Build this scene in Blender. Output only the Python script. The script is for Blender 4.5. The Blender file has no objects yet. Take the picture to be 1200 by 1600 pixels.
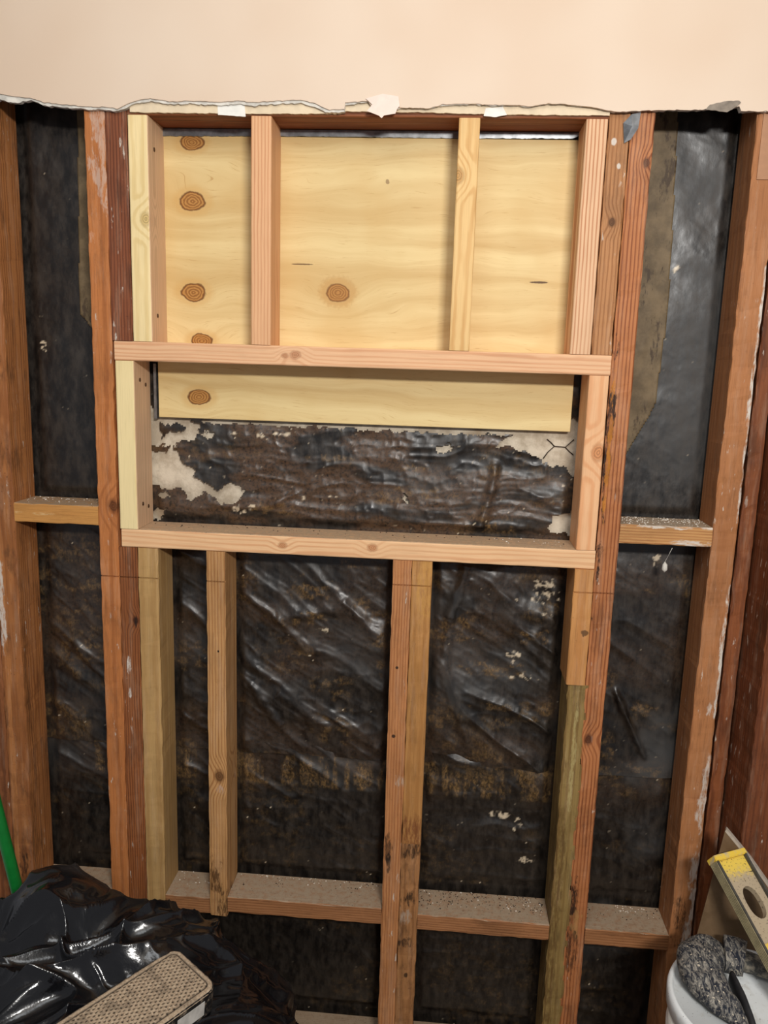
import bpy, bmesh, math, random
import numpy as np
from mathutils import Vector, Matrix
random.seed(7)
C = bpy.context.scene.collection
# ------------------------------------------------------------------ camera, world, lights, exposure
cd = bpy.data.cameras.new('camera'); cam = bpy.data.objects.new('camera', cd); C.objects.link(cam)
F = Vector((-0.07066791, 0.98027486, -0.18457313)); R = Vector((0.99653193, 0.07752989, 0.03021984)); U = Vector((-0.04393368, 0.18179745, 0.98235407))
M = Matrix((R, U, -F)).transposed().to_4x4(); M.translation = Vector((0, -1.5379, 1.5)); cam.matrix_world = M
cd.sensor_fit = 'VERTICAL'; cd.sensor_height = 32.0; cd.lens = 1249.58 * 32 / 1600; cd.clip_start = .02
bpy.context.scene.camera = cam
vs = bpy.context.scene.view_settings
bpy.context.scene.display_settings.display_device = 'sRGB'
vs.view_transform = 'Standard'; vs.look = 'None'; vs.gamma = 1; vs.use_curve_mapping = False; vs.exposure = 0.0
w = bpy.data.worlds.new('world'); bpy.context.scene.world = w; w.use_nodes = True
bg = w.node_tree.nodes['Background']; bg.inputs[0].default_value = (.92, .93, 1, 1); bg.inputs[1].default_value = .27
def area(name, loc, target, sx, sy, power, col):
    l = bpy.data.lights.new(name, 'AREA'); l.shape = 'RECTANGLE'; l.size = sx; l.size_y = sy; l.energy = power; l.color = col
    o = bpy.data.objects.new(name, l); C.objects.link(o); o.location = loc
    o.rotation_euler = (Vector(target) - Vector(loc)).to_track_quat('-Z', 'Y').to_euler(); return o
area('vanity_light', (.50, -2.25, 2.12), (0, 0, 1.45), .45, .12, 41, (1, .97, .93))
area('overhead_fill', (-.3, -1.25, 2.45), (-.2, -.3, .8), .8, .6, 7, (.93, .97, 1))  # unseen bluish fill, added for highlights on the bag and brighter ledges
FZ = -.04   # floor level
D = .089    # depth of the framing
# ------------------------------------------------------------------ numpy noise
def _h(ix, iy, iz, s):
    n = (ix.astype(np.int64)*374761393 + iy.astype(np.int64)*668265263 + iz.astype(np.int64)*2147483647 + s*974634777) & 0xffffffff
    n = ((n ^ (n >> 13))*1274126177) & 0xffffffff; n = (n ^ (n >> 16)) & 0xffffffff
    n = (n*2246822519) & 0xffffffff; n = n ^ (n >> 15)
    return (n & 0xffffff)/float(0xffffff)
def vn3(x, y, z, s=0):
    ix, iy, iz = np.floor(x), np.floor(y), np.floor(z); f = [a*a*a*(a*(a*6-15)+10) for a in (x-ix, y-iy, z-iz)]
    r = 0
    for a in (0, 1):
        for b in (0, 1):
            for c in (0, 1):
                r = r + _h(ix+a, iy+b, iz+c, s)*(f[0] if a else 1-f[0])*(f[1] if b else 1-f[1])*(f[2] if c else 1-f[2])
    return r
def vn(x, y, s=0):
    ix, iy = np.floor(x), np.floor(y); z = np.zeros_like(ix); fx, fy = x-ix, y-iy
    fx = fx**3*(fx*(fx*6-15)+10); fy = fy**3*(fy*(fy*6-15)+10)
    return (_h(ix, iy, z, s)*(1-fx)+_h(ix+1, iy, z, s)*fx)*(1-fy)+(_h(ix, iy+1, z, s)*(1-fx)+_h(ix+1, iy+1, z, s)*fx)*fy
def fbm(x, y, s=0, o=4):
    r, a, t = 0, 1, 0
    for i in range(o): r = r + a*vn(x*2**i+i*7.3, y*2**i-i*3.1, s+i); t += a; a *= .5
    return r/t
def ridge(x, y, s=0, o=3):
    r, a, t = 0, 1, 0
    for i in range(o): r = r + a*(1-np.abs(2*vn(x*2**i+i*5.1, y*2**i+i*9.7, s+i)-1)); t += a; a *= .5
    return r/t
def ss(a, b, x):
    t = np.clip((x-a)/(b-a), 0, 1); return t*t*(3-2*t)
def inpoly(x, z, P):
    m = np.zeros(x.shape, bool); n = len(P)
    for i in range(n):
        (x0, z0), (x1, z1) = P[i], P[(i+1) % n]
        if z0 == z1: continue
        c = ((z0 > z) != (z1 > z)) & (x < (x1-x0)*(z-z0)/(z1-z0)+x0); m ^= c
    return m
# ------------------------------------------------------------------ node helpers
def S(r, g, b, a=1):
    f = lambda c: ((c/255+.055)/1.055)**2.4 if c > 10 else c/255/12.92
    return (f(r), f(g), f(b), a)
class G:
    def __init__(s, name):
        s.m = bpy.data.materials.new(name); s.m.use_nodes = True; s.t = s.m.node_tree; s.b = s.t.nodes['Principled BSDF']; s.co = None
    def n(s, t, **k):
        n = s.t.nodes.new(t)
        for a, b in k.items(): setattr(n, a, b)
        return n
    def put(s, sock, v):
        if isinstance(v, bpy.types.NodeSocket): s.t.links.new(v, sock)
        else: sock.default_value = v
    def m_(s, op, a, b=0., c=None):
        n = s.n('ShaderNodeMath', operation=op); s.put(n.inputs[0], a); s.put(n.inputs[1], b)
        if c is not None: s.put(n.inputs[2], c)
        return n.outputs[0]
    def v_(s, op, a, b=(0, 0, 0)):
        n = s.n('ShaderNodeVectorMath', operation=op); s.put(n.inputs[0], a); s.put(n.inputs[1], b)
        return n.outputs['Value'] if op in ('LENGTH', 'DOT_PRODUCT', 'DISTANCE') else n.outputs[0]
    def obj(s):
        if not s.co: s.co = s.n('ShaderNodeTexCoord').outputs['Object']
        return s.co
    def noise(s, vec, scale=1, det=3, rough=.55, dist=0):
        n = s.n('ShaderNodeTexNoise'); s.put(n.inputs['Vector'], vec); n.inputs['Scale'].default_value = scale
        n.inputs['Detail'].default_value = det; n.inputs['Roughness'].default_value = rough; n.inputs['Distortion'].default_value = dist
        return n.outputs[0]
    def rng(s, v, a, b, c=0, d=1, t='SMOOTHSTEP'):
        n = s.n('ShaderNodeMapRange', interpolation_type=t); s.put(n.inputs[0], v)
        for i, q in enumerate((a, b, c, d)): n.inputs[i+1].default_value = q
        return n.outputs[0]
    def mix(s, f, a, b, mode='MIX'):
        n = s.n('ShaderNodeMix', data_type='RGBA', blend_type=mode); s.put(n.inputs[0], f); s.put(n.inputs[6], a); s.put(n.inputs[7], b)
        return n.outputs[2]
    def xyz(s, v):
        n = s.n('ShaderNodeSeparateXYZ'); s.put(n.inputs[0], v); return n.outputs
    def attr(s, name):
        return s.n('ShaderNodeAttribute', attribute_name=name).outputs['Fac']
    def bump(s, h, strength=.3, dist=.001):
        n = s.n('ShaderNodeBump'); n.inputs['Strength'].default_value = strength; n.inputs['Distance'].default_value = dist; s.put(n.inputs['Height'], h)
        s.put(s.b.inputs['Normal'], n.outputs[0]); return n
    def end(s, col, rough=.6, spec=.3):
        s.put(s.b.inputs['Base Color'], col); s.put(s.b.inputs['Roughness'], rough); s.put(s.b.inputs['Specular IOR Level'], spec); return s.m
def plain(name, col, rough=.5, spec=.3, metal=0, nz=0):
    g = G(name); c = col
    if nz:
        c = g.mix(g.rng(g.noise(g.obj(), 60, 4), .3, .7), tuple(k*(1-nz) for k in col[:3])+(1,), col)
    g.b.inputs['Metallic'].default_value = metal
    return g.end(c, rough, spec)
_seed = [0]
def wood(name, early, late, axis='Z', K=.0045, pith=(.0, .03), lines=.8, fiber=.35, blotch=.25, knots=(), stains=(), dust=0, wav=.006, rough=.62, flecks=0, spec=.25, dirty=0, kd=.30, heart=None, film=0.):
    """solid wood: growth rings round a pith, fibre streaks, knots, and stains at fixed spots (object space metres)"""
    _seed[0] += 1; sd = _seed[0]*1.37
    g = G(name); o = g.obj()
    if axis == 'X':      # make z run along the grain
        q = g.xyz(o); cmb = g.n('ShaderNodeCombineXYZ'); g.put(cmb.inputs[0], q[2]); g.put(cmb.inputs[1], q[1]); g.put(cmb.inputs[2], q[0]); v = cmb.outputs[0]
    else: v = o
    vs_ = g.v_('ADD', v, (sd*.31, sd*.17, sd))
    s = g.xyz(v)
    lowv = g.v_('MULTIPLY', vs_, (9, 9, 1.5))
    wx = g.m_('MULTIPLY', g.m_('SUBTRACT', g.noise(lowv, 1, 2), .5), wav*2)
    wx2 = g.m_('MULTIPLY', g.m_('SUBTRACT', g.noise(g.v_('MULTIPLY', vs_, (45, 45, 9)), 1, 2), .5), .004)
    dx = g.m_('ADD', g.m_('SUBTRACT', s[0], pith[0]), wx); dy = g.m_('SUBTRACT', s[1], pith[1])
    r = g.m_('SQRT', g.m_('ADD', g.m_('MULTIPLY', dx, dx), g.m_('MULTIPLY', dy, dy))); r = g.m_('ADD', r, wx2)
    kn = None
    for (ka, kz, kr) in knots:
        d = g.v_('LENGTH', g.v_('MULTIPLY', g.v_('SUBTRACT', v, (ka, 0, kz)), (1/kr, 0.25/kr, .75/kr)))
        r = g.m_('ADD', r, g.m_('MULTIPLY', g.rng(d, 0, 4.5, 1, 0), kr*1.6))
        d2 = g.m_('ADD', d, g.m_('MULTIPLY', g.m_('SUBTRACT', g.noise(vs_, 120, 2), .5), .5))
        kn = d2 if kn is None else g.m_('MINIMUM', kn, d2)
    ring = g.rng(g.m_('SINE', g.m_('MULTIPLY', r, 6.2832/K)), -.1, .98)
    ring = g.m_('MULTIPLY', ring, g.rng(g.noise(lowv, 3, 2), .2, .7, .45, 1))
    col = g.mix(g.m_('MULTIPLY', ring, lines), early, late)
    fib = g.noise(g.v_('MULTIPLY', vs_, (520, 520, 14)), 1, 3)
    dark = tuple(k*.42 for k in late[:3])+(1,)
    col = g.mix(g.m_('MULTIPLY', g.rng(fib, .45, .75), fiber), col, dark)
    bl = g.noise(g.v_('MULTIPLY', vs_, (14, 14, 5)), 1, 3)
    col = g.mix(g.m_('MULTIPLY', g.rng(bl, .42, .72), blotch), col, tuple(k*.6 for k in late[:3])+(1,))
    if kn is not None:
        col = g.mix(g.m_('MULTIPLY', g.rng(kn, 1.5, 1.0), .5), col, tuple(k*.6 for k in late[:3])+(1,))
        col = g.mix(g.m_('MULTIPLY', g.rng(kn, 1.05, .7), .85), col, g.mix(g.rng(g.m_('SINE', g.m_('MULTIPLY', kn, 17)), -.5, .9), tuple(k*kd for k in late[:3])+(1,), tuple(k*min(1, kd*1.6) for k in late[:3])+(1,)))
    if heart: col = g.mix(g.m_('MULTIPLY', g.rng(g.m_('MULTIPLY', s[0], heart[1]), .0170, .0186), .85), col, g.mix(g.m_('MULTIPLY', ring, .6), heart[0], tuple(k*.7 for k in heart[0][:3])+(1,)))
    if film:
        col = g.mix(g.m_('MULTIPLY', g.rng(g.noise(g.v_('MULTIPLY', vs_, (60, 60, 7)), 1, 5, .7), .48, .68), film), col, S(206, 178, 150))
    if dirty:
        dn = g.noise(g.v_('MULTIPLY', vs_, (30, 30, 8)), 1, 5, .7)
        col = g.mix(g.m_('MULTIPLY', g.rng(dn, .5, .68), dirty), col, (.025, .015, .01, 1))
        sp = g.noise(vs_, 260, 1)
        col = g.mix(g.m_('MULTIPLY', g.rng(sp, .70, .78), dirty), col, (.015, .01, .008, 1))
    for (cx, cz, sx, sz, scol, ns, k, strn) in stains:
        d = g.v_('LENGTH', g.v_('MULTIPLY', g.v_('SUBTRACT', v, (cx, 0, cz)), (1/sx, 0, 1/sz)))
        nn = g.noise(g.v_('MULTIPLY', vs_, (ns, ns, ns*.35)), 1, 4, .65)
        mm = g.rng(g.m_('ADD', d, g.m_('MULTIPLY', g.m_('SUBTRACT', nn, .5), k*3.2)), 1.15, .70)
        if sx > .0025 and sz > .006: mm = g.m_('MULTIPLY', mm, g.rng(g.noise(g.v_('MULTIPLY', vs_, (210, 210, 40)), 1, 4, .7), .36, .58))
        col = g.mix(g.m_('MULTIPLY', mm, strn), col, scol)
    if flecks:
        fn = g.noise(g.v_('MULTIPLY', vs_, (110, 110, 26)), 1, 4, .6)
        zn = g.noise(g.v_('MULTIPLY', vs_, (12, 12, 3.5)), 1, 2)
        mm = g.m_('MULTIPLY', g.rng(fn, .64, .70), g.rng(zn, .50-.1*flecks, .62-.1*flecks))
        col = g.mix(g.m_('MULTIPLY', mm, .8), col, S(205, 195, 180))
    if dust:
        nz = g.xyz(g.n('ShaderNodeNewGeometry').outputs['Normal'])[2]
        dn = g.noise(vs_, 90, 5, .7)
        mm = g.m_('MULTIPLY', g.rng(nz, .6, .9), g.rng(dn, .30, .58, .45, 1))
        col = g.mix(g.m_('MULTIPLY', mm, dust), col, S(168, 148, 124))
        sp = g.m_('MULTIPLY', g.rng(g.noise(vs_, 340, 2), .66, .72), g.rng(nz, .6, .9))
        col = g.mix(sp, col, S(60, 45, 35))
    g.bump(g.m_('ADD', fib, g.m_('MULTIPLY', ring, .5)), .35, .0006)
    return g.end(col, rough, spec)
# ------------------------------------------------------------------ mesh helpers
def link(name, me, mat, parent=None, loc=(0, 0, 0), smooth=False):
    o = bpy.data.objects.new(name, me); C.objects.link(o); o.location = loc
    if mat: me.materials.append(mat)
    if smooth: me.polygons.foreach_set('use_smooth', [True]*len(me.polygons))
    if parent: o.parent = parent
    return o
def mesh(name, vs_, fs):
    me = bpy.data.meshes.new(name); me.from_pydata([tuple(v) for v in vs_], [], fs); me.update(); return me
def bmo(name, bm, mat, parent=None, loc=(0, 0, 0), smooth=False):
    bmesh.ops.recalc_face_normals(bm, faces=bm.faces[:])
    me = bpy.data.meshes.new(name); bm.to_mesh(me); bm.free(); return link(name, me, mat, parent, loc, smooth)
def tag(o, label=None, cat=None, group=None, kind=None):
    for k, v in (('label', label), ('category', cat), ('group', group), ('kind', kind)):
        if v: o[k] = v
    return o
def grid_mesh(name, P, keep=None, close_u=False):
    """P: (n, m, 3) array; keep: (n-1, m-1) face mask"""
    n, m = P.shape[:2]; idx = np.arange(n*m).reshape(n, m)
    if close_u: idx = np.vstack([idx, idx[:1]])
    q = np.stack([idx[:-1, :-1], idx[1:, :-1], idx[1:, 1:], idx[:-1, 1:]], -1)
    q = q[keep] if keep is not None else q.reshape(-1, 4)
    used = np.zeros(n*m, bool); used[q.ravel()] = True; new = np.cumsum(used)-1; q = new[q]; V = P.reshape(-1, 3)[used]
    me = bpy.data.meshes.new(name); me.vertices.add(len(V)); me.vertices.foreach_set('co', V.astype(np.float32).ravel())
    me.loops.add(q.size); me.loops.foreach_set('vertex_index', q.astype(np.int32).ravel())
    me.polygons.add(len(q)); me.polygons.foreach_set('loop_start', np.arange(0, q.size, 4, dtype=np.int32)); me.polygons.foreach_set('loop_total', np.full(len(q), 4, np.int32))
    me.update(calc_edges=True); return me, used
def set_attr(me, name, arr):
    a = me.attributes.new(name, 'FLOAT', 'POINT'); a.data.foreach_set('value', np.ascontiguousarray(arr, np.float32).ravel())
GR = {'stud': 'old studs of the opened wall', 'block': 'old blocking nailed between the studs', 'short stud': 'new short studs above the header', 'jamb': 'new jambs of the niche', 'plate': 'bottom plates on the floor'}
def member(name, label, cat, x0, x1, z0, z1, mat, axis='Z', y0=0., y1=D, bev=.0022, wob=.0003, kerfs=(), rot=0, group=None):
    """a board with eased edges; kerfs = saw cuts across its face, wob = roughness of its edges, rot = ragged lower end"""
    _seed[0] += 1; sd = _seed[0]
    if axis == 'Z': ox, oz, wd, ln = (x0+x1)/2, z0, (x1-x0), z1-z0
    else: ox, oz, wd, ln = x0, (z0+z1)/2, (z1-z0), x1-x0
    group = group or GR.get(cat)
    h = wd/2; dp = y1-y0; b = bev
    sec = [(-h+b, 0), (h-b, 0), (h-b*.3, b*.3), (h, b), (h, dp-b), (h-b, dp), (-h+b, dp), (-h, dp-b), (-h, b), (-h+b*.3, b*.3)]
    front = {0, 1, 2, 9, 3, 8}
    n = max(6, int(ln/.012)); ts = sorted([ln*i/n for i in range(n+1)]); extra = []
    for k in kerfs:
        kk = k-oz if axis == 'Z' else k-ox
        ts = [t for t in ts if abs(t-kk) > .005]; extra += [(kk-.0014, 0), (kk-.0010, .0035), (kk+.0010, .0035), (kk+.0014, 0)]
    ts = sorted([(t, 0) for t in ts]+extra)
    V = []
    for t, cut in ts:
        for i, (a, d) in enumerate(sec):
            w1 = (float(vn(np.array([t*45+i*9.1]), np.array([sd*3.3]), sd)[0])-.5)*2*wob; w2 = (float(vn(np.array([t*60+i*5.7]), np.array([sd*1.9]), sd+5)[0])-.5)*2*wob
            if i in (4, 5, 6, 7): w1 = w2 = 0
            dd = d+max(0, w2)+(cut if i in front else 0)
            tt = t
            if rot and t < 1e-6: tt = t+rot*float(vn(np.array([i*2.3]), np.array([sd*1.]), 3)[0])
            if axis == 'Z': V.append((a+w1, dd, tt))
            else: V.append((tt, dd, a+w1))
    m = len(sec); Fs = []
    for r in range(len(ts)-1):
        for i in range(m):
            j = (i+1) % m; Fs.append((r*m+i, r*m+j, (r+1)*m+j, (r+1)*m+i))
    Fs.append(tuple(range(m-1, -1, -1))); Fs.append(tuple((len(ts)-1)*m+i for i in range(m)))
    if axis == 'X': Fs = [f[::-1] for f in Fs]
    o = link(name, mesh(name, V, Fs), mat, None, (ox, y0, oz))
    return tag(o, label, cat, group)
def extrude_poly(name, P, y0, y1, mat, parent=None, bev=0):
    bm = bmesh.new(); vs_ = [bm.verts.new((x, y0, z)) for x, z in P]; f = bm.faces.new(vs_)
    r = bmesh.ops.extrude_face_region(bm, geom=[f]); bmesh.ops.translate(bm, verts=[v for v in r['geom'] if isinstance(v, bmesh.types.BMVert)], vec=(0, y1-y0, 0))
    return bmo(name, bm, mat, parent)
def tube(name, pts, r, mat, parent=None, seg=12, caps=True):
    pts = [Vector(p) for p in pts]; V = []; Fs = []
    for i, p in enumerate(pts):
        t = (pts[min(i+1, len(pts)-1)]-pts[max(i-1, 0)]).normalized(); a = t.orthogonal().normalized() if i == 0 else (a-t*a.dot(t)).normalized(); bb = t.cross(a)
        rr = r[i] if isinstance(r, (list, tuple)) else r
        for k in range(seg): V.append(p+(a*math.cos(6.28319*k/seg)+bb*math.sin(6.28319*k/seg))*rr)
    for i in range(len(pts)-1):
        for k in range(seg): Fs.append((i*seg+k, i*seg+(k+1) % seg, (i+1)*seg+(k+1) % seg, (i+1)*seg+k))
    if caps: Fs.append(tuple(range(seg-1, -1, -1))); Fs.append(tuple((len(pts)-1)*seg+k for k in range(seg)))
    return link(name, mesh(name, V, Fs), mat, parent, smooth=True)
def box(bm, x0, x1, y0, y1, z0, z1):
    v = [bm.verts.new(p) for p in [(x0, y0, z0), (x1, y0, z0), (x1, y1, z0), (x0, y1, z0), (x0, y0, z1), (x1, y0, z1), (x1, y1, z1), (x0, y1, z1)]]
    for f in ((0, 3, 2, 1), (4, 5, 6, 7), (0, 1, 5, 4), (1, 2, 6, 5), (2, 3, 7, 6), (3, 0, 4, 7)): bm.faces.new([v[i] for i in f])

# ================================================================== THE SETTING
def zn(poly, amp, seed, step=.003):
    """subdivide an open polyline and roughen it"""
    out = []; 
    for (a, b) in zip(poly[:-1], poly[1:]):
        k = max(1, int(math.hypot(b[0]-a[0], b[1]-a[1])/step))
        for i in range(k):
            t = i/k; x = a[0]+(b[0]-a[0])*t; z = a[1]+(b[1]-a[1])*t
            out.append((x, z+amp*(float(fbm(np.array([x*140]), np.array([seed*3.1]), seed, 3)[0])-.5)*2))
    out.append(poly[-1]); return out
DW = [(-1.25, 1.965), (-.841, 1.963), (-.817, 1.958), (-.783, 1.956), (-.759, 1.948), (-.72, 1.945), (-.678, 1.942), (-.642, 1.941), (-.62, 1.939), (-.601, 1.947), (-.588, 1.952), (-.558, 1.957), (-.526, 1.952), (-.481, 1.953), (-.434, 1.951), (-.396, 1.954), (-.366, 1.951), (-.328, 1.954), (-.282, 1.956), (-.256, 1.95), (-.241, 1.944), (-.23, 1.940), (-.203, 1.941), (-.202, 1.952), (-.161, 1.955), (-.153, 1.945), (-.107, 1.944), (-.087, 1.945), (-.052, 1.943), (-.03, 1.95), (.021, 1.952), (.066, 1.95), (.093, 1.951), (.127, 1.948), (.149, 1.953), (.182, 1.953), (.232, 1.948), (.258, 1.943), (.282, 1.94), (.337, 1.944), (.38, 1.944), (.423, 1.945), (.429, 1.947), (.455, 1.949), (.482, 1.951), (.486, 1.943), (.531, 1.943), (.95, 1.942)]
g = G('peach_wall_paint'); o_ = g.obj()
bl = g.noise(o_, 3, 2)
pc = g.mix(g.rng(bl, .35, .65), S(214, 190, 166), S(219, 198, 176))
g.bump(g.noise(o_, 220, 3), .12, .0005); paint = g.end(pc, .55, .3)
plaster = plain('torn_plasterboard', S(226, 220, 208), .8, .2, nz=.35)
edge = zn(DW, .0016, 3)
wall = extrude_poly('wall_back', [(.95, 2.6), (-1.25, 2.6)]+edge, -.0125, -.0095, paint); wall['kind'] = 'structure'
# white gypsum core shows a few millimetres below the painted face
WW = []
for x, z in DW[:-1]:
    k = .0045 if x < -.2 else .0005
    if -.80 < x < -.60: k = .004
    if x < -.8: k = .010
    if -.105 < x < -.03 or x > .13: k = -.001
    WW.append((x, z-k))
WW.append((.95, 1.943))
core = extrude_poly('gypsum_core', [(.95, 2.6), (-1.25, 2.6)]+zn(WW, .0022, 9), -.0094, 0.0, plaster, wall)
core['label'] = 'white torn gypsum core showing under the peach paint'
flap_m = plain('peeling_paper', S(234, 214, 200), .7, .2, nz=.06)
ceil = extrude_poly('ceiling', [(-1.25, 2.6), (.95, 2.6), (.95, 2.62), (-1.25, 2.62)], -2.9, 1.0-.9, plain('ceiling_paint', S(235, 230, 222), .7)); ceil['kind'] = 'structure'
fl = extrude_poly('floor', [(-1.25, FZ-.02), (.95, FZ-.02), (.95, FZ), (-1.25, FZ)], -2.9, .25, plain('subfloor', S(120, 98, 76), .8, nz=.4)); fl['kind'] = 'structure'
# stucco seen from its back, behind the paper
g = G('stucco_back'); o_ = g.obj()
c = g.mix(g.rng(g.noise(o_, 26, 5, .65), .35, .65), S(176, 160, 138), S(214, 200, 178))
c = g.mix(g.rng(g.noise(o_, 9, 3), .55, .7), c, S(160, 138, 112)); g.bump(g.noise(o_, 70, 5), .5, .003); stucco = g.end(c, .85, .2)
so = extrude_poly('wall_outer', [(-1.25, FZ), (.95, FZ), (.95, 2.6), (-1.25, 2.6)], .106, .13, stucco); so['kind'] = 'structure'

# ================================================================== BUILDING PAPER (torn sheets nailed behind the studs)
BLK = S(30, 27, 25)
g = G('black_building_paper'); o_ = g.obj()
tan, flk, gry = g.attr('tan'), g.attr('fleck'), g.attr('grey')
fn = g.noise(o_, 160, 5, .7); f2 = g.noise(g.v_('MULTIPLY', o_, (60, 60, 24)), 1, 5, .7)
c = g.mix(g.rng(f2, .35, .7), S(20, 17, 15), S(50, 43, 36))
c = g.mix(g.m_('MULTIPLY', g.attr('brown'), g.rng(fn, .3, .6)), c, S(84, 62, 44))
c = g.mix(gry, c, S(78, 78, 77))
c = g.mix(g.m_('MULTIPLY', tan, g.rng(g.noise(g.v_('MULTIPLY', o_, (170, 170, 95)), 1, 5, .75), .34, .84)), c, S(150, 116, 70))
c = g.mix(g.m_('MULTIPLY', g.rng(fn, .76, .79), .45), c, S(170, 130, 84))
c = g.mix(flk, c, S(206, 188, 160))
g.bump(g.noise(g.v_('MULTIPLY', o_, (75, 75, 50)), 1, 4, .55), .3, .0012)
bpaper = g.end(c, g.m_('ADD', g.rng(f2, .3, .7, .30, .48, 'LINEAR'), g.m_('MULTIPLY', gry, .7)), .6)
MEM = [(-.91, -.873+.02), (-.69, -.606), (-.61, -.567), (-.468, -.428), (-.089, -.01), (.265, .348), (.52, .566)]
def bays(x, z):
    """1 in the open bays, 0 against framing"""
    m = np.ones_like(x)
    def cut(x0, x1, z0, z1, w=.02):
        return 1-ss(w, 0, np.maximum(np.maximum(x0-x, x-x1), np.maximum(z0-z, z-z1)))
    for a, b, z0, z1 in [(-.93, -.86, -1, 3), (-.69, -.606, -1, 3), (-.61, -.567, -1, 1.12), (-.61, -.567, 1.48, 3), (-.47, -.43, .28, 1.11), (-.09, -.012, -1, 1.11), (.265, .348, -1, 3), (.52, .61, -1, 3), (-.69, .35, 1.108, 1.155), (-.69, .36, 1.487, 3), (-.87, -.68, 1.15, 1.2), (.34, .52, 1.165, 1.21), (-.93, .56, .295, .345), (-.93, .6, -1, .0)]:
        m = np.minimum(m, cut(a, b, z0, z1))
    return m
STUC = [[(-.625, 1.40), (-.503, 1.364), (-.512, 1.351), (-.508, 1.34), (-.524, 1.331), (-.553, 1.324), (-.56, 1.305), (-.55, 1.283), (-.517, 1.268), (-.525, 1.25), (-.482, 1.233), (-.474, 1.221), (-.451, 1.236), (-.431, 1.241), (-.418, 1.228), (-.398, 1.226), (-.42, 1.214), (-.431, 1.198), (-.462, 1.194), (-.478, 1.209), (-.499, 1.218), (-.524, 1.198), (-.541, 1.198), (-.534, 1.208), (-.549, 1.226), (-.576, 1.221), (-.607, 1.232), (-.625, 1.232)],
        [(-.495, 1.35), (-.473, 1.349), (-.477, 1.333), (-.493, 1.33), (-.508, 1.34)], [(-.601, 1.212), (-.584, 1.216), (-.57, 1.205), (-.597, 1.199)], [(-.618, 1.174), (-.577, 1.179), (-.598, 1.153), (-.618, 1.153)],
        [(-.5, 1.364), (-.5, 1.40), (-.18, 1.40), (-.183, 1.362)],
        [(-.183, 1.40), (.275, 1.40), (.275, 1.28), (.261, 1.281), (.249, 1.302), (.216, 1.305), (.204, 1.306), (.195, 1.32), (.166, 1.329), (.149, 1.333), (.132, 1.341), (.104, 1.335), (.115, 1.35), (.139, 1.361), (-.004, 1.36), (-.183, 1.362)],
        [(.225, 1.202), (.272, 1.212), (.272, 1.161), (.221, 1.168)], [(-.015, 1.331), (.009, 1.34), (.024, 1.332), (.018, 1.324), (-.012, 1.319)], [(-.08, 1.236), (-.068, 1.230), (-.064, 1.215), (-.073, 1.211), (-.081, 1.222)]]
ISL = [[(-.589, 1.361), (-.532, 1.357), (-.536, 1.349), (-.569, 1.343), (-.594, 1.328), (-.588, 1.345)], [(-.618, 1.312), (-.56, 1.316), (-.575, 1.305), (-.618, 1.298)]]
def spots(x, z, L, k=.4, sd=0):
    m = np.zeros_like(x)
    for (cx, cz, sx, sz) in L:
        d = np.sqrt(((x-cx)/sx)**2+((z-cz)/sz)**2); m = np.maximum(m, ss(1.05, .55, d+k*(fbm(x*90, z*90, 31+sd, 3)-.5)*2))
    return m
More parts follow.
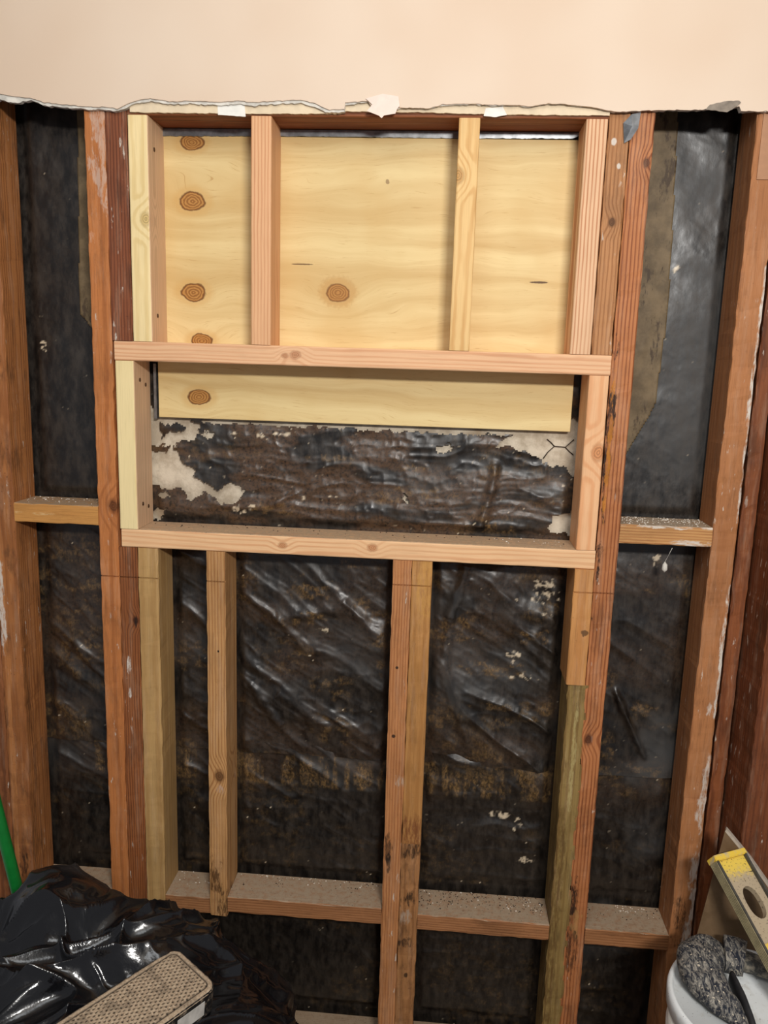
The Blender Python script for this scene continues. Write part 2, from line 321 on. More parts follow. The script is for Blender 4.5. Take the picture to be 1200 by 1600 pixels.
def paper_sheet(name, label, x0, x1, z0, z1, ybase, stepm, seed, holes):
    nx, nz = int((x1-x0)/stepm)+1, int((z1-z0)/stepm)+1
    X, Z = np.meshgrid(np.linspace(x0, x1, nx), np.linspace(z0, z1, nz), indexing='ij')
    bm_ = bays(X, Z)
    wx = X+.05*(fbm(X*6, Z*6, seed+1, 3)-.5); wz = Z+.05*(fbm(X*6, Z*6, seed+2, 3)-.5)
    # creases running down to the right in the lower bays, level ripples in the niche, calm sheets in the outer bays
    a = math.radians(-34); u = wx*math.cos(a)+wz*math.sin(a); v = -wx*math.sin(a)+wz*math.cos(a)
    diag = ridge(u*5, v*21, seed+3, 3)**2.2; diag2 = ridge(u*16+3, v*40, seed+8, 2)**2
    lev = ridge(wx*5, wz*24, seed+5, 3)**2; soft = fbm(wx*7, wz*7, seed+6, 3)
    cr = ridge(wx*30, wz*34, seed+12, 2)**3
    niche = ss(1.11, 1.16, Z)*ss(1.48, 1.42, Z)*ss(-.66, -.6, X)*ss(.33, .27, X)
    low = ss(1.15, 1.08, Z)*ss(.5, .62, Z); base = ss(.62, .5, Z)
    side = np.maximum(ss(.34, .36, X), ss(-.67, -.7, X))*ss(1.17, 1.22, Z)
    lowr = ss(.34, .36, X)*ss(1.2, 1.1, Z)
    mid = np.clip(1-niche-side, 0, 1)
    big = ridge(u*3.2, v*11, seed+60, 2)**2.4; swell = fbm(wx*6, wz*10, seed+61, 2)
    sharp = lambda q, e: np.maximum(q, 0)**e
    big2 = (1-np.abs(2*vn(u*2.6+.5*fbm(X*11, Z*11, seed+70, 2), v*13, seed+71)-1))
    lf = ss(.35, .7, fbm(X*5, Z*5, seed+72, 2))
    h = mid*low*(1-.6*lowr)*(.012*sharp(big2, 3.5)*(.4+.6*lf)+.006*big+.0035*diag+.0024*sharp(diag2, 1.3)+.0012*cr)+niche*(.005*ridge(wx*3.5, wz*13, seed+62, 2)**2+.0035*lev+.0030*cr+.003*sharp(ridge(wx*9, wz*26, seed+73, 1), 4))+side*.009*soft+side*.0006*diag2+mid*base*(.006*ridge(wx*2.5, wz*15, seed+63, 2)**2+.0022*diag2+.001*cr)+mid*low*lowr*.005*soft
    # sharp single creases
    for (ax, az, bx, bz, wd, am) in [(.385, .83, .46, .68, .006, .010), (.06, 1.09, .03, .97, .010, .009), (.03, .97, .02, .86, .012, .007), (.02, .86, .08, .69, .010, .007), (.18, .93, .25, .87, .008, .006), (-.40, .80, -.33, .70, .010, .006), (-.79, .86, -.72, .78, .01, .006),
                                       (.108, 1.30, .101, 1.247, .008, .009), (.101, 1.247, .076, 1.152, .011, .010), (-.36, 1.20, -.30, 1.225, .008, .006), (-.34, .95, -.2, .98, .014, .006), (-.2, 1.0, -.12, .92, .012, .007), (-.34, .78, -.22, .70, .012, .006)]:
        dx, dz = bx-ax, bz-az; L2 = dx*dx+dz*dz; t = np.clip(((X-ax)*dx+(Z-az)*dz)/L2, 0, 1)
        d = np.hypot(X-ax-t*dx, Z-az-t*dz)+.008*(fbm(X*40, Z*40, seed+20, 2)-.5)
        h = np.maximum(h, 0)+am*np.exp(-(d/wd)**2)*bm_*ss(0, .1, 1.05-np.abs(2*t-1))
    h = np.clip(h, 0, .019)
    Y = ybase-h*bm_-.0006*fbm(X*60, Z*60, seed+9, 2)
    keep = None; xc, zc = (X[:-1, :-1]+stepm/2), (Z[:-1, :-1]+stepm/2); keep = np.ones(xc.shape, bool)
    if holes:
        jx = xc+.009*(fbm(xc*90, zc*90, 51, 4)-.5)*2; jz = zc+.008*(fbm(xc*90, zc*90, 52, 4)-.5)*2; k = np.zeros(xc.shape, bool); isl = np.zeros(xc.shape, bool)
        for P in STUC: k |= inpoly(jx, jz, P)
        for P in ISL: isl |= inpoly(jx, jz, P)
        keep &= ~(k & ~isl) & ~((xc > -.58) & (xc < .24) & (zc > 1.39) & (zc < 1.905))
    P3 = np.stack([X, Y, Z], -1); me, used = grid_mesh(name, P3, keep)
    # old stains: brown bleed along creases and in bands, grey scuffs, pale crumbs
    sp = fbm(X*60, Z*95, seed+30, 5); pat = fbm(X*9+4, Z*13, seed+31, 3)
    tan = ss(.50, .66, pat)*ss(.46, .66, sp)*.6*(mid*low+.6*niche+.4*base); tan = np.maximum(tan, .6*ss(.5, .8, big*.6+diag*.5)*ss(.45, .6, pat)*mid*low*(1-lowr))
    brown = np.clip(niche*ss(.42, .62, fbm(wx*8, wz*26, seed+66, 4))+mid*low*.35*ss(.4, .65, fbm(wx*7, wz*9, seed+67, 3)), 0, 1)
    band = ss(.553, .563, Z)*ss(.642, .630, Z)*(X < .27)*(X > -.76)
    drip = fbm(X*110, Z*12, seed+33, 3)
    tan = np.maximum(tan, band*ss(.42, .62, drip*.5+fbm(X*14, Z*20, seed+34, 3)*.5)*1.0)
    tan = np.maximum(tan, spots(X, Z, [(-.30, .945, .05, .014), (-.27, 1.02, .05, .03), (-.25, .96, .03, .012), (-.115, .90, .012, .06), (-.16, .99, .02, .02), (.06, .965, .02, .02), (.02, .94, .014, .03), (.20, .94, .04, .016), (.12, .86, .07, .02), (.15, .78, .07, .01), (-.76, 1.0, .05, .015), (-.72, .97, .04, .012), (-.74, .86, .05, .012), (.45, .79, .03, .02),
                                       (-.11, 1.22, .04, .014), (-.04, 1.235, .06, .016), (-.22, 1.30, .05, .008), (-.35, 1.19, .05, .012), (-.05, 1.29, .05, .012), (.11, 1.17, .04, .012), (.10, 1.29, .012, .02), (.088, 1.19, .008, .05)], .9)*ss(.36, .62, sp)*.85)
    fine = fbm(X*130, Z*170, seed+40, 3)
    fl_ = ss(.87, .92, fine+.04*niche)*1.0*(.3+.7*ss(.5, .6, pat))*(1-.5*side)
    fl_ = np.maximum(fl_, spots(X, Z, [(.448, 1.123, .006, .007), (.446, 1.113, .007, .006), (-.345, 1.347, .018, .0035), (-.375, 1.341, .012, .004), (-.44, 1.345, .014, .003), (-.27, 1.35, .012, .003), (-.277, 1.34, .0025, .011), (.43, 1.69, .004, .006), (-.42, 1.185, .012, .006), (-.39, 1.195, .012, .003), (-.22, 1.22, .012, .003), (-.29, 1.215, .004, .004), (.17, .895, .02, .006), (.185, .85, .018, .006), (.17, .89, .006, .012), (-.835, 1.51, .008, .01), (-.25, .93, .022, .004), (.225, 1.05, .02, .014), (.205, 1.02, .03, .006), (.23, .99, .015, .004), (.16, .52, .014, .006), (.22, .42, .012, .009), (.2, .5, .006, .015)], 1.8, 3)*ss(.40, .58, fbm(X*150, Z*150, 77, 3)))
    gs = ss(.45, .75, fbm(wx*6, wz*8, seed+50, 3))
    gry = side*gs*.30*ss(.35, .5, X)+niche*gs*.12+lowr*gs*.35+mid*low*gs*.18
    for nm, ar in (('tan', tan), ('fleck', fl_), ('grey', gry), ('brown', brown)): set_attr(me, nm, np.clip(ar, 0, 1).reshape(-1)[used])
    ob = link(name, me, bpaper, None, (0, 0, 0), smooth=True)
    return tag(ob, label, 'building paper', 'sheets of black building paper')
paper_sheet('building_paper', 'upper sheet of black building paper, torn open at the pale stucco in the niche', -1.15, .66, .635, 2.1, .0995, .0028, 11, True)
paper_sheet('building_paper', 'lower black building paper sheet with a brown stained band along its top', -1.15, .66, FZ+.002, .660, .1035, .0030, 71, False)

# kraft strips over the black paper in the outer bays
g = G('kraft_paper'); o_ = g.obj(); nn = g.noise(o_, 24, 5, .65)
c = g.mix(g.rng(nn, .35, .68), S(92, 76, 52), S(120, 101, 73)); c = g.mix(g.rng(g.noise(g.v_('MULTIPLY', o_, (50, 50, 18)), 1, 4, .7), .56, .66), c, S(70, 54, 36))
g.bump(g.noise(o_, 45, 4), .4, .002); kraft = g.end(c, .6, .35)
def strip(name, label, P, y, seed):
    xs = [p[0] for p in P]; zs = [p[1] for p in P]; st = .003
    X, Z = np.meshgrid(np.arange(min(xs), max(xs)+st, st), np.arange(min(zs), max(zs)+st, st), indexing='ij')
    k = inpoly(X[:-1, :-1]+.0015*(fbm(X[:-1, :-1]*50, Z[:-1, :-1]*50, seed)-.5), Z[:-1, :-1]+.002*(fbm(X[:-1, :-1]*50, Z[:-1, :-1]*50, seed+1)-.5), P)
    Y = y-.0022*ridge(X*14, Z*10, seed, 3)**2
    me, u = grid_mesh(name, np.stack([X, Y, Z], -1), k)
    o = link(name, me, kraft, smooth=True); s = o.modifiers.new('t', 'SOLIDIFY'); s.thickness = .0008; s.offset = 1
    return tag(o, label, 'paper strip', 'kraft paper strips in the outer bays')
strip('kraft_paper_strip', 'brown kraft paper strip hanging in the right bay with a slanted lower end', [(.33, 2.09), (.400, 2.09), (.405, 1.955), (.416, 1.715), (.419, 1.596), (.411, 1.429), (.362, 1.329), (.33, 1.30)], .0915, 4)
strip('kraft_paper_strip', 'narrow brown kraft paper strip at the right side of the left bay', [(-.748, 2.09), (-.68, 2.09), (-.68, 1.53), (-.729, 1.547), (-.755, 1.578), (-.748, 1.80), (-.744, 1.957)], .0915, 5)
# chicken wire on the stucco
wm = plain('rusty_wire', S(70, 58, 48), .5, .4, .6)
wr = bpy.data.objects.new('chicken_wire', None); C.objects.link(wr); wr.location = (.23, .103, 1.34); tag(wr, 'rusty hexagon wire on the bare stucco at the right of the niche', 'wire mesh')
for pts in ([(.203, 1.316), (.212, 1.330), (.224, 1.342), (.246, 1.341), (.254, 1.349), (.262, 1.357)], [(.224, 1.342), (.216, 1.350), (.208, 1.356)], [(.246, 1.341), (.254, 1.333), (.263, 1.326)]):
    t = tube('wire', [(x-.23, .0005, z-1.34) for x, z in pts], .0011, wm, wr, 6)

# ================================================================== PLYWOOD
g = G('pine_plywood'); o_ = g.obj()
v = g.v_('ADD', o_, (3.1, 0, 1.7)); s = g.xyz(o_)
KN = [(-.512, 1.907, .024, .015), (-.513, 1.798, .026, .018), (-.513, 1.625, .025, .018), (-.498, 1.530, .022, .015), (-.505, 1.417, .024, .016), (-.222, 1.631, .024, .018)]
kn = None; halo = None; warp = None
for (kx, kz, rx, rz) in KN:
    d = g.v_('LENGTH', g.v_('MULTIPLY', g.v_('SUBTRACT', o_, (kx, 0, kz)), (1/rx, 0, 1/rz)))
    q = g.m_('MULTIPLY', g.rng(d, 0, 4, 1, 0), rz*1.3)
    warp = q if warp is None else g.m_('ADD', warp, q)
    kn = d if kn is None else g.m_('MINIMUM', kn, d)
zz = g.m_('ADD', s[2], g.m_('MULTIPLY', g.m_('SUBTRACT', g.noise(g.v_('MULTIPLY', v, (1.8, 1, 5)), 1, 3), .5), .16)); zz = g.m_('ADD', zz, warp)
cmb = g.n('ShaderNodeCombineXYZ'); g.put(cmb.inputs[0], g.m_('MULTIPLY', s[0], .9)); g.put(cmb.inputs[2], g.m_('MULTIPLY', zz, 22))
fld = g.noise(cmb.outputs[0], 1, 5, .6)
c = g.mix(g.rng(fld, .3, .7), S(230, 206, 150), S(208, 176, 118))
cmb2 = g.n('ShaderNodeCombineXYZ'); g.put(cmb2.inputs[0], g.m_('MULTIPLY', s[0], 22)); g.put(cmb2.inputs[2], g.m_('MULTIPLY', zz, 620))
fb = g.noise(cmb2.outputs[0], 1, 3, .6)
c = g.mix(g.m_('MULTIPLY', g.rng(fb, .60, .72), .6), c, S(176, 128, 66))
c = g.mix(g.m_('MULTIPLY', g.rng(g.noise(g.v_('MULTIPLY', v, (5, 1, 5)), 1, 3), .5, .7), .35), c, S(204, 164, 98))
kw = g.m_('ADD', kn, g.m_('MULTIPLY', g.m_('SUBTRACT', g.noise(v, 45, 3, .6), .5), .55))
c = g.mix(g.m_('MULTIPLY', g.rng(kw, 1.9, 1.2), .45), c, S(205, 160, 92))
krings = g.rng(g.m_('SINE', g.m_('MULTIPLY', kw, 26)), -.6, .9)
kc = g.mix(krings, S(146, 96, 44), S(186, 134, 70))
c = g.mix(g.rng(kw, 1.02, .93), c, kc)
rim_ = g.m_('MULTIPLY', g.rng(kw, .84, .95), g.rng(kw, 1.08, .98)); c = g.mix(g.m_('MULTIPLY', rim_, .6), c, S(80, 42, 16))
for (px, pz, sx, sz, col_, st_) in ((.170, 1.660, .018, .0022, S(74, 44, 22), .9), (-.294, 1.684, .024, .0016, S(90, 60, 34), .8), (-.13, 1.84, .004, .005, S(110, 70, 40), .6), (-.222, 1.633, .040, .033, S(170, 120, 60), .25)):
    d = g.v_('LENGTH', g.v_('MULTIPLY', g.v_('SUBTRACT', o_, (px, 0, pz)), (1/sx, 0, 1/sz))); d = g.m_('ADD', d, g.m_('MULTIPLY', g.m_('SUBTRACT', g.noise(v, 140, 2), .5), .7))
    c = g.mix(g.m_('MULTIPLY', g.rng(d, 1.05, .8), st_), c, col_)
g.bump(fb, .15, .0006); ply_m = g.end(c, .55, .3)
bm = bmesh.new(); box(bm, -.590, .2505, .085, .0935, 1.3735, 1.919)
ply = bmo('plywood_panel', bm, ply_m); tag(ply, 'pale pine plywood sheet with a column of brown knots closing the old window opening', 'plywood')
bv = ply.modifiers.new('b', 'BEVEL'); bv.width = .0008
# metal and grout remains round the plywood
met = plain('dull_flashing_metal', S(150, 152, 154), .35, .5, .8, nz=.4)
extr = extrude_poly('metal_flashing', zn([(-.60, 1.917), (-.3, 1.9195), (0, 1.919), (.215, 1.9205)], .0015, 6)+[(.24, 1.931), (-.60, 1.931)], .082, .096, met); tag(extr, 'grey crumbly metal strip between the plywood top edge and the brown header', 'flashing', 'metal strips round the plywood')
extr = extrude_poly('metal_flashing', [(-.5995, 1.37), (-.594, 1.37), (-.594, 1.482), (-.5995, 1.482)], .084, .096, met); tag(extr, 'thin upright metal strip left of the plywood below the new header', 'flashing', 'metal strips round the plywood')
# ================================================================== FRAMING
NEW = dict(rough=.6, spec=.25, fiber=.16, blotch=.12, kd=.62)
K1 = 1.0515
def mem(*a, **k): return member(*a, **k)
DK = (.012, .008, .006, 1); WH = S(214, 206, 194)
# --- old studs, left side
m = wood('w_far_left_outer', S(150, 92, 54), S(104, 58, 32), K=.006, flecks=.5, film=.14, dirty=.35)
mem('stud', 'outermost old stud at the left edge, its face largely out of frame', 'stud', -.951, -.912, FZ, 2.1, m, wob=.0012)
m = wood('w_far_left_inner', S(178, 116, 66), S(130, 76, 40), K=.007, pith=(.01, .05), flecks=.4, film=.14, dirty=.5, stains=[(-.015, 1.0, .006, .10, WH, 60, 1.2, .8), (0, .42, .012, .03, DK, 60, 1.2, .7), (.0, .1, .02, .16, DK, 40, 1.6, .6)])
mem('stud', 'paint-flecked old stud second from the left edge, holding the short ochre block', 'stud', -.911, -.866, FZ, 2.1, m, wob=.0012)
m = wood('w_left_pair_outer', S(188, 118, 66), S(144, 82, 42), K=.009, pith=(-.02, .06), lines=.6, flecks=.35, film=.14, dirty=.25, knots=[(.012, 1.238, .010)], stains=[(.01, 1.9, .02, .10, WH, 50, 1.8, .35)])
mem('stud', 'old orange-brown stud left of the niche, the left one of a nailed pair', 'stud', -.689, -.650, FZ, 1.99, m, wob=.0012, kerfs=(K1,))
m = wood('w_left_pair_inner', S(132, 76, 48), S(84, 42, 26), K=.005, lines=.9, pith=(.1, .06), wav=.004, flecks=.95, film=.14, dirty=.4)
mem('stud', 'short dark reddish stud with many white paint flecks, on the header at its left end', 'stud', -.6495, -.6085, 1.5247, 1.99, m, wob=.001)
m = wood('w_left_lower', S(150, 90, 50), S(98, 52, 28), K=.0046, lines=.95, pith=(.09, .05), wav=.004, film=.14, dirty=.3, flecks=.2, knots=[(.012, 1.0, .006)], stains=[(-.006, .90, .004, .02, WH, 60, .9, .9), (-.004, .84, .004, .012, WH, 60, .9, .9), (.013, .995, .004, .018, DK, 60, .9, .8)])
mem('stud', 'reddish brown stud with white paint daubs, under the left end of the sill', 'stud', -.6495, -.6105, FZ, 1.1143, m, wob=.001, kerfs=(K1,))
m = wood('w_under_sill_yellow', S(190, 152, 98), S(158, 116, 66), K=.010, lines=.5, fiber=.25, film=.14, dirty=.12, knots=[(.0, .9, .006)])
mem('stud', 'thick yellow-tan stud under the sill, its foot behind the black bag', 'stud', -.6100, -.5680, .30, 1.1143, m, wob=.001, kerfs=(K1,), bev=.003)
m = wood('w_under_sill_knotty', S(194, 146, 94), S(154, 102, 58), K=.0055, lines=.75, pith=(.09, .05), film=.14, dirty=.15, knots=[(.004, .34, .010)], stains=[(.006, .31, .011, .011, S(190, 160, 140), 60, .8, .8), (-.008, .10, .012, .035, S(70, 42, 20), 60, 1.6, .8), (0, .93, .002, .003, DK, 60, .3, 1), (.004, .62, .002, .003, DK, 60, .3, 1), (.012, .03, .01, .03, S(60, 36, 20), 60, 1.6, .8)])
mem('stud', 'narrow tan stud with a pale knot low down and a frayed foot on the block', 'stud', -.4680, -.4290, .283, 1.1143, m, wob=.001, kerfs=(K1,), rot=.02)
m = wood('w_centre_left', S(190, 130, 82), S(150, 90, 52), K=.0052, lines=.8, pith=(-.09, .05), film=.14, dirty=.2, flecks=.15, stains=[(.012, .68, .012, .014, S(180, 160, 140), 90, .9, .7), (-.006, .78, .004, .004, DK, 60, .3, .9), (-.004, .93, .003, .003, DK, 60, .3, .9), (-.01, .53, .008, .03, DK, 60, 1.2, .8), (-.008, .49, .004, .02, DK, 60, 1.2, .8)])
mem('stud', 'reddish tan centre stud under the sill, left one of the close pair', 'stud', -.0895, -.0525, FZ, 1.1143, m, wob=.001, kerfs=(1.064,))
m = wood('w_centre_right', S(184, 132, 76), S(150, 98, 48), K=.006, lines=.5, film=.14, dirty=.2, stains=[(0, .02, .03, .05, S(92, 34, 22), 30, .8, .6), (.01, .55, .02, .08, S(200, 150, 80), 30, .8, .5)])
mem('stud', 'yellow-brown centre stud under the sill, right one of the close pair, redder at its foot', 'stud', -.0517, -.0115, .498, 1.1143, m, wob=.001, kerfs=(1.064,))
m = wood('w_centre_foot', S(168, 118, 74), S(120, 76, 42), K=.005, lines=.6, film=.14, dirty=.5, stains=[(0, .52, .02, .02, DK, 60, 1.5, .8), (0, .405, .013, .018, DK, 60, 1.4, .9), (-.004, .365, .013, .018, S(170, 150, 130), 60, 1.2, .8), (0, .30, .014, .012, DK, 60, 1.4, .8), (0, .22, .004, .006, DK, 60, .6, .8)])
mem('stud', 'stained lower length of the centre pair, black mildew and a white scab on its face', 'stud', -.0520, -.0120, FZ, .4975, m, wob=.0016)
m = wood('w_right_short', S(200, 142, 84), S(166, 106, 56), K=.007, lines=.5, film=.14, dirty=.15, stains=[(.012, .11, .008, .006, DK, 80, 1, .7)])
mem('stud', 'short clean orange-tan offcut under the right end of the sill', 'stud', .2655, .3030, .876, 1.1143, m, y0=-.003, wob=.0008, kerfs=(1.068,))
m = wood('w_right_greenish', S(148, 122, 72), S(104, 72, 36), K=.009, pith=(.06, .05), lines=.5, film=.14, dirty=.3, stains=[(0, .75, .006, .12, S(190, 175, 120), 40, 1.2, .5), (-.012, .4, .01, .3, S(86, 60, 28), 20, 1.2, .6)])
mem('stud', 'greenish brown weathered stud below the short offcut at the right of the niche', 'stud', .2700, .3110, FZ, .8755, m, wob=.0018)
m = wood('w_right_pair_inner', S(184, 130, 84), S(144, 92, 50), K=.006, lines=.8, pith=(.09, .05), film=.14, dirty=.25, flecks=.3, knots=[(.0, .235, .006)], stains=[(-.008, .37, .004, .006, WH, 60, .8, .8), (.004, .33, .004, .006, WH, 60, .8, .8)])
mem('stud', 'upper tan stud standing on the header end between pink striped and reddish studs', 'stud', .2660, .3025, 1.5247, 1.99, m, y0=.001, wob=.001)
m = wood('w_right_full', S(184, 118, 72), S(128, 68, 36), K=.0058, lines=.95, pith=(-.11, .07), wav=.004, film=.14, dirty=.3, flecks=.35, knots=[(.012, 1.90, .006), (-.006, .80, .008)], stains=[(-.017, 1.38, .008, .22, S(30, 18, 12), 50, 1.6, .95), (-.013, 1.36, .004, .14, S(190, 120, 40), 60, 1.6, .8), (-.008, .42, .010, .05, DK, 60, 1.3, .9), (.0, .39, .010, .03, S(176, 132, 80), 60, 1.5, .7), (-.006, .30, .010, .05, DK, 60, 1.4, .7)])
mem('stud', 'full height reddish stud right of the niche, left edge dark and split', 'stud', .3040, .3450, FZ, 1.99, m, wob=.0015, kerfs=(1.068,))
m = wood('w_right_bay', S(176, 118, 74), S(146, 90, 52), K=.012, lines=.45, film=.14, dirty=.3, flecks=.5, stains=[(.021, 1.50, .0045, .22, WH, 60, 1.0, .95), (.019, .98, .005, .12, WH, 60, 1.2, .95), (.018, .45, .010, .28, WH, 40, 1.6, .7), (-.005, .42, .012, .05, DK, 50, 1.5, .8)])
mem('stud', 'broad tan-brown stud right of the right bay, white plaster streaked down its right edge', 'stud', .5195, .5640, FZ, 2.1, m, wob=.0015)
m = wood('w_corner_narrow', S(138, 80, 46), S(96, 50, 28), K=.005, lines=.7, film=.14, dirty=.35, flecks=.3)
mem('stud', 'dark brown stud half hidden in the gap beside the plaster-streaked one', 'stud', .5700, .5975, FZ, 2.1, m, y0=.004, wob=.0015)
m = wood('w_corner_post', S(122, 68, 38), S(80, 40, 22), K=.010, lines=.6, film=.14, dirty=.35, flecks=.15, pith=(-.04, .0))
mem('corner_post', 'deep reddish brown corner post jutting forward at the right edge', 'post', .6010, .690, FZ, 2.1, m, y0=-.100, y1=.089, wob=.002)
# --- header above, bottom plate
m = wood('w_old_header', S(142, 84, 50), S(98, 52, 30), 'X', K=.006, pith=(.0, .02), lines=.8, film=.14, dirty=.2)
hd = mem('old_header', 'old reddish brown header beam crossing above the plywood', 'header', -.6075, .2655, 1.9325, 1.99, m, axis='X', y0=.002, y1=.096)
m = plain('cream_paint_strip', S(226, 206, 174), .6, nz=.12)
P1 = zn([(-.600, 1.9355), (-.40, 1.9345), (-.22, 1.936), (-.2, 1.940), (-.06, 1.939), (.02, 1.9375), (.265, 1.9365)], .0012, 12)+[(.265, 1.962), (-.6, 1.962)]
st = extrude_poly('painted_batten', P1, -.004, .0016, m); tag(st, 'thin cream painted batten showing under the torn drywall edge', 'batten')
pw = plain('white_patch', S(236, 232, 222), .7, nz=.1)
for nm, P in (('paint_patch', [(-.435, 1.932), (-.384, 1.929), (-.386, 1.95), (-.436, 1.948)]), ('paint_patch', [(.045, 1.934), (.064, 1.932), (.086, 1.936), (.078, 1.949), (.048, 1.947)])):
    x0 = min(p[0] for p in P); q = extrude_poly(nm, zn(P+[P[0]], .0008, 5)[:-1], -.0055, -.0041, pw, st); q['label'] = 'white plaster patch'
m = wood('w_bottom_plate', S(150, 120, 90), S(110, 80, 56), 'X', dust=.7, film=.14, dirty=.2)
for k, (a, b) in enumerate([(-.6100, -.0900), (-.0110, .2690)]):
    mem('bottom_plate', ['dusty bottom plate on the floor left of the centre stud pair', 'bottom plate on the floor right of the centre stud pair'][k], 'plate', a, b, FZ, -.014, m, axis='X')
# --- the new window-sized frame
m = wood('n_header', S(228, 182, 140), S(206, 146, 104), 'X', K=.006, pith=(.02, .018), lines=.7, knots=[(.002, .355, .007), (.0, .335, .0045)], wav=.010, **NEW)
mem('new_header', 'new pinkish header plank crossing full width above the niche', 'header', -.6450, .3030, 1.4870, 1.5243, m, axis='X', bev=.003)
m = wood('n_sill', S(232, 188, 142), S(206, 144, 98), 'X', K=.007, pith=(-.02, .02), lines=.6, dust=.75, knots=[(.0, .33, .006), (.004, .51, .007)], wav=.014, **NEW)
mem('new_sill', 'new pink-tan sill plank below the niche, dusty on top', 'sill', -.6420, .3028, 1.1147, 1.1523, m, axis='X', bev=.003)
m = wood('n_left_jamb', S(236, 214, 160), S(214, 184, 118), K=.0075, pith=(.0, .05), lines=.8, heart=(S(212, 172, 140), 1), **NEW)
jj = m
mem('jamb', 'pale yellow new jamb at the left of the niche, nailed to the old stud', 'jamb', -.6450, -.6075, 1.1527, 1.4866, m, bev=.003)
m = wood('n_right_jamb', S(232, 182, 136), S(216, 146, 94), K=.007, pith=(-.004, .028), lines=.7, knots=[(.009, .19, .011)], wav=.006, **NEW)
mem('jamb', 'orange-pink new jamb with a big round knot at the right of the niche', 'jamb', .2650, .3020, 1.1527, 1.4866, m, bev=.003)
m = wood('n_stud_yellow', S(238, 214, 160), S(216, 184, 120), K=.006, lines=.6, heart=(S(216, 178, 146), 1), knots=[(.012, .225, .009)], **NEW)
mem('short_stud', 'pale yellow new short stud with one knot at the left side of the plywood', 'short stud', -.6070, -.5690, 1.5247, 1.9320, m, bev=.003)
m = wood('n_stud_pink', S(222, 172, 128), S(196, 136, 94), K=.0050, pith=(-.08, .06), lines=.8, wav=.004, **NEW)
mem('short_stud', 'pinkish new short stud between the knot column and the single centre knot', 'short stud', -.3760, -.3380, 1.5247, 1.9320, m, bev=.003)
m = wood('n_stud_honey', S(228, 190, 130), S(206, 156, 94), K=.005, pith=(.0, .03), lines=.8, knots=[(-.016, .31, .009)], wav=.016, **NEW)
mem('short_stud', 'honey yellow wavy-grained new short stud right of the single centre knot', 'short stud', .0020, .0400, 1.5247, 1.9320, m, bev=.003)
m = wood('n_stud_striped', S(226, 184, 144), S(184, 122, 82), K=.0062, pith=(.10, .05), lines=1.0, wav=.004, **NEW)
mem('short_stud', 'pink new short stud with strong straight dark stripes at the right side of the plywood', 'short stud', .2265, .2645, 1.5247, 1.9320, m, bev=.003)
nm_ = plain('rusty_nail', S(92, 66, 44), .5, .4, .5)
def nail(par_name, x, y, z):
    par = bpy.data.objects[par_name]; q = tube('nail', [(x-par.location.x, y, z-par.location.z), (x-par.location.x+.0012, y, z-par.location.z), (x-par.location.x+.0016, y, z-par.location.z)], [.0040, .0040, .003], nm_, par, 10)
for z_ in (1.88, 1.575): nail('short_stud', -.5692, .032, z_)
for z_ in (1.45, 1.20): nail('jamb', -.6077, .03, z_); nail('jamb', -.6077, .06, z_-.01)
# --- blocking
m = wood('b_left_upper', S(196, 140, 76), S(166, 106, 52), 'X', K=.012, lines=.4, dust=.85, dirty=.15, stains=[(0, .06, .004, .04, S(220, 190, 140), 60, 1.2, .6)])
mem('block', 'short ochre block between the left studs at niche height', 'block', -.8655, -.6895, 1.1570, 1.1955, m, axis='X', wob=.001)
m = wood('b_right_upper', S(196, 146, 92), S(160, 104, 60), 'X', K=.0050, pith=(.10, .05), lines=.9, dust=1.0, dirty=.15, stains=[(-.016, .14, .008, .03, WH, 60, 1.4, .8), (.018, .1, .004, .08, WH, 70, 1.6, .9)])
mem('block', 'striped block with white plaster dust in the right bay at niche height', 'block', .3455, .5190, 1.1700, 1.2070, m, axis='X', wob=.001)
bl_m = lambda n: wood(n, S(168, 116, 76), S(128, 80, 48), 'X', K=.005, pith=(.08, .05), lines=.7, dust=.95, dirty=.3)
for k, (a, b, z0, z1) in enumerate([(-.8655, -.6895, .285, .3225), (-.5675, -.4685, .293, .3305), (-.4285, -.0900, .3000, .3370), (-.0115, .2695, .2950, .3310), (.3455, .5190, .2920, .3290)]):
    mem('block', ['dusty low block behind the peak of the black bag', 'small dusty low block between the yellow-tan and the knotty stud', 'long dusty low block left of the centre stud pair', 'long low block right of the centre stud pair, strewn with dark crumbs', 'dusty low block in the right bay beside the white pail'][k], 'block', a, b, z0, z1, bl_m('b_low_%s' % 'abcde'[k]), axis='X', wob=.0014)

# crumbs on the ledges
def crumbs(name, label, areas, mat, seed, size):
    rnd = random.Random(seed); V = []; Fs = []
    for (x0, x1, y0, y1, z, n) in areas:
        for i in range(n):
            c = Vector((rnd.uniform(x0, x1), y0+(y1-y0)*rnd.random()**.6, z)); s = size*rnd.uniform(.4, 1.5)
            vs_ = [Vector((rnd.uniform(.5, 1.2), 0, 0)), Vector((0, rnd.uniform(.5, 1.2), 0)), Vector((-rnd.uniform(.5, 1.2), 0, 0)), Vector((0, -rnd.uniform(.5, 1.2), 0)), Vector((0, 0, rnd.uniform(.4, 1)))]
            rt = Matrix.Rotation(rnd.uniform(0, 6.28), 3, 'Z'); b0 = len(V)
            V += [c+rt @ q*s for q in vs_]
            Fs += [(b0, b0+1, b0+4), (b0+1, b0+2, b0+4), (b0+2, b0+3, b0+4), (b0+3, b0, b0+4), (b0+3, b0+2, b0+1, b0)]
    return tag(link(name, mesh(name, V, Fs), mat), label, 'debris', kind='stuff')
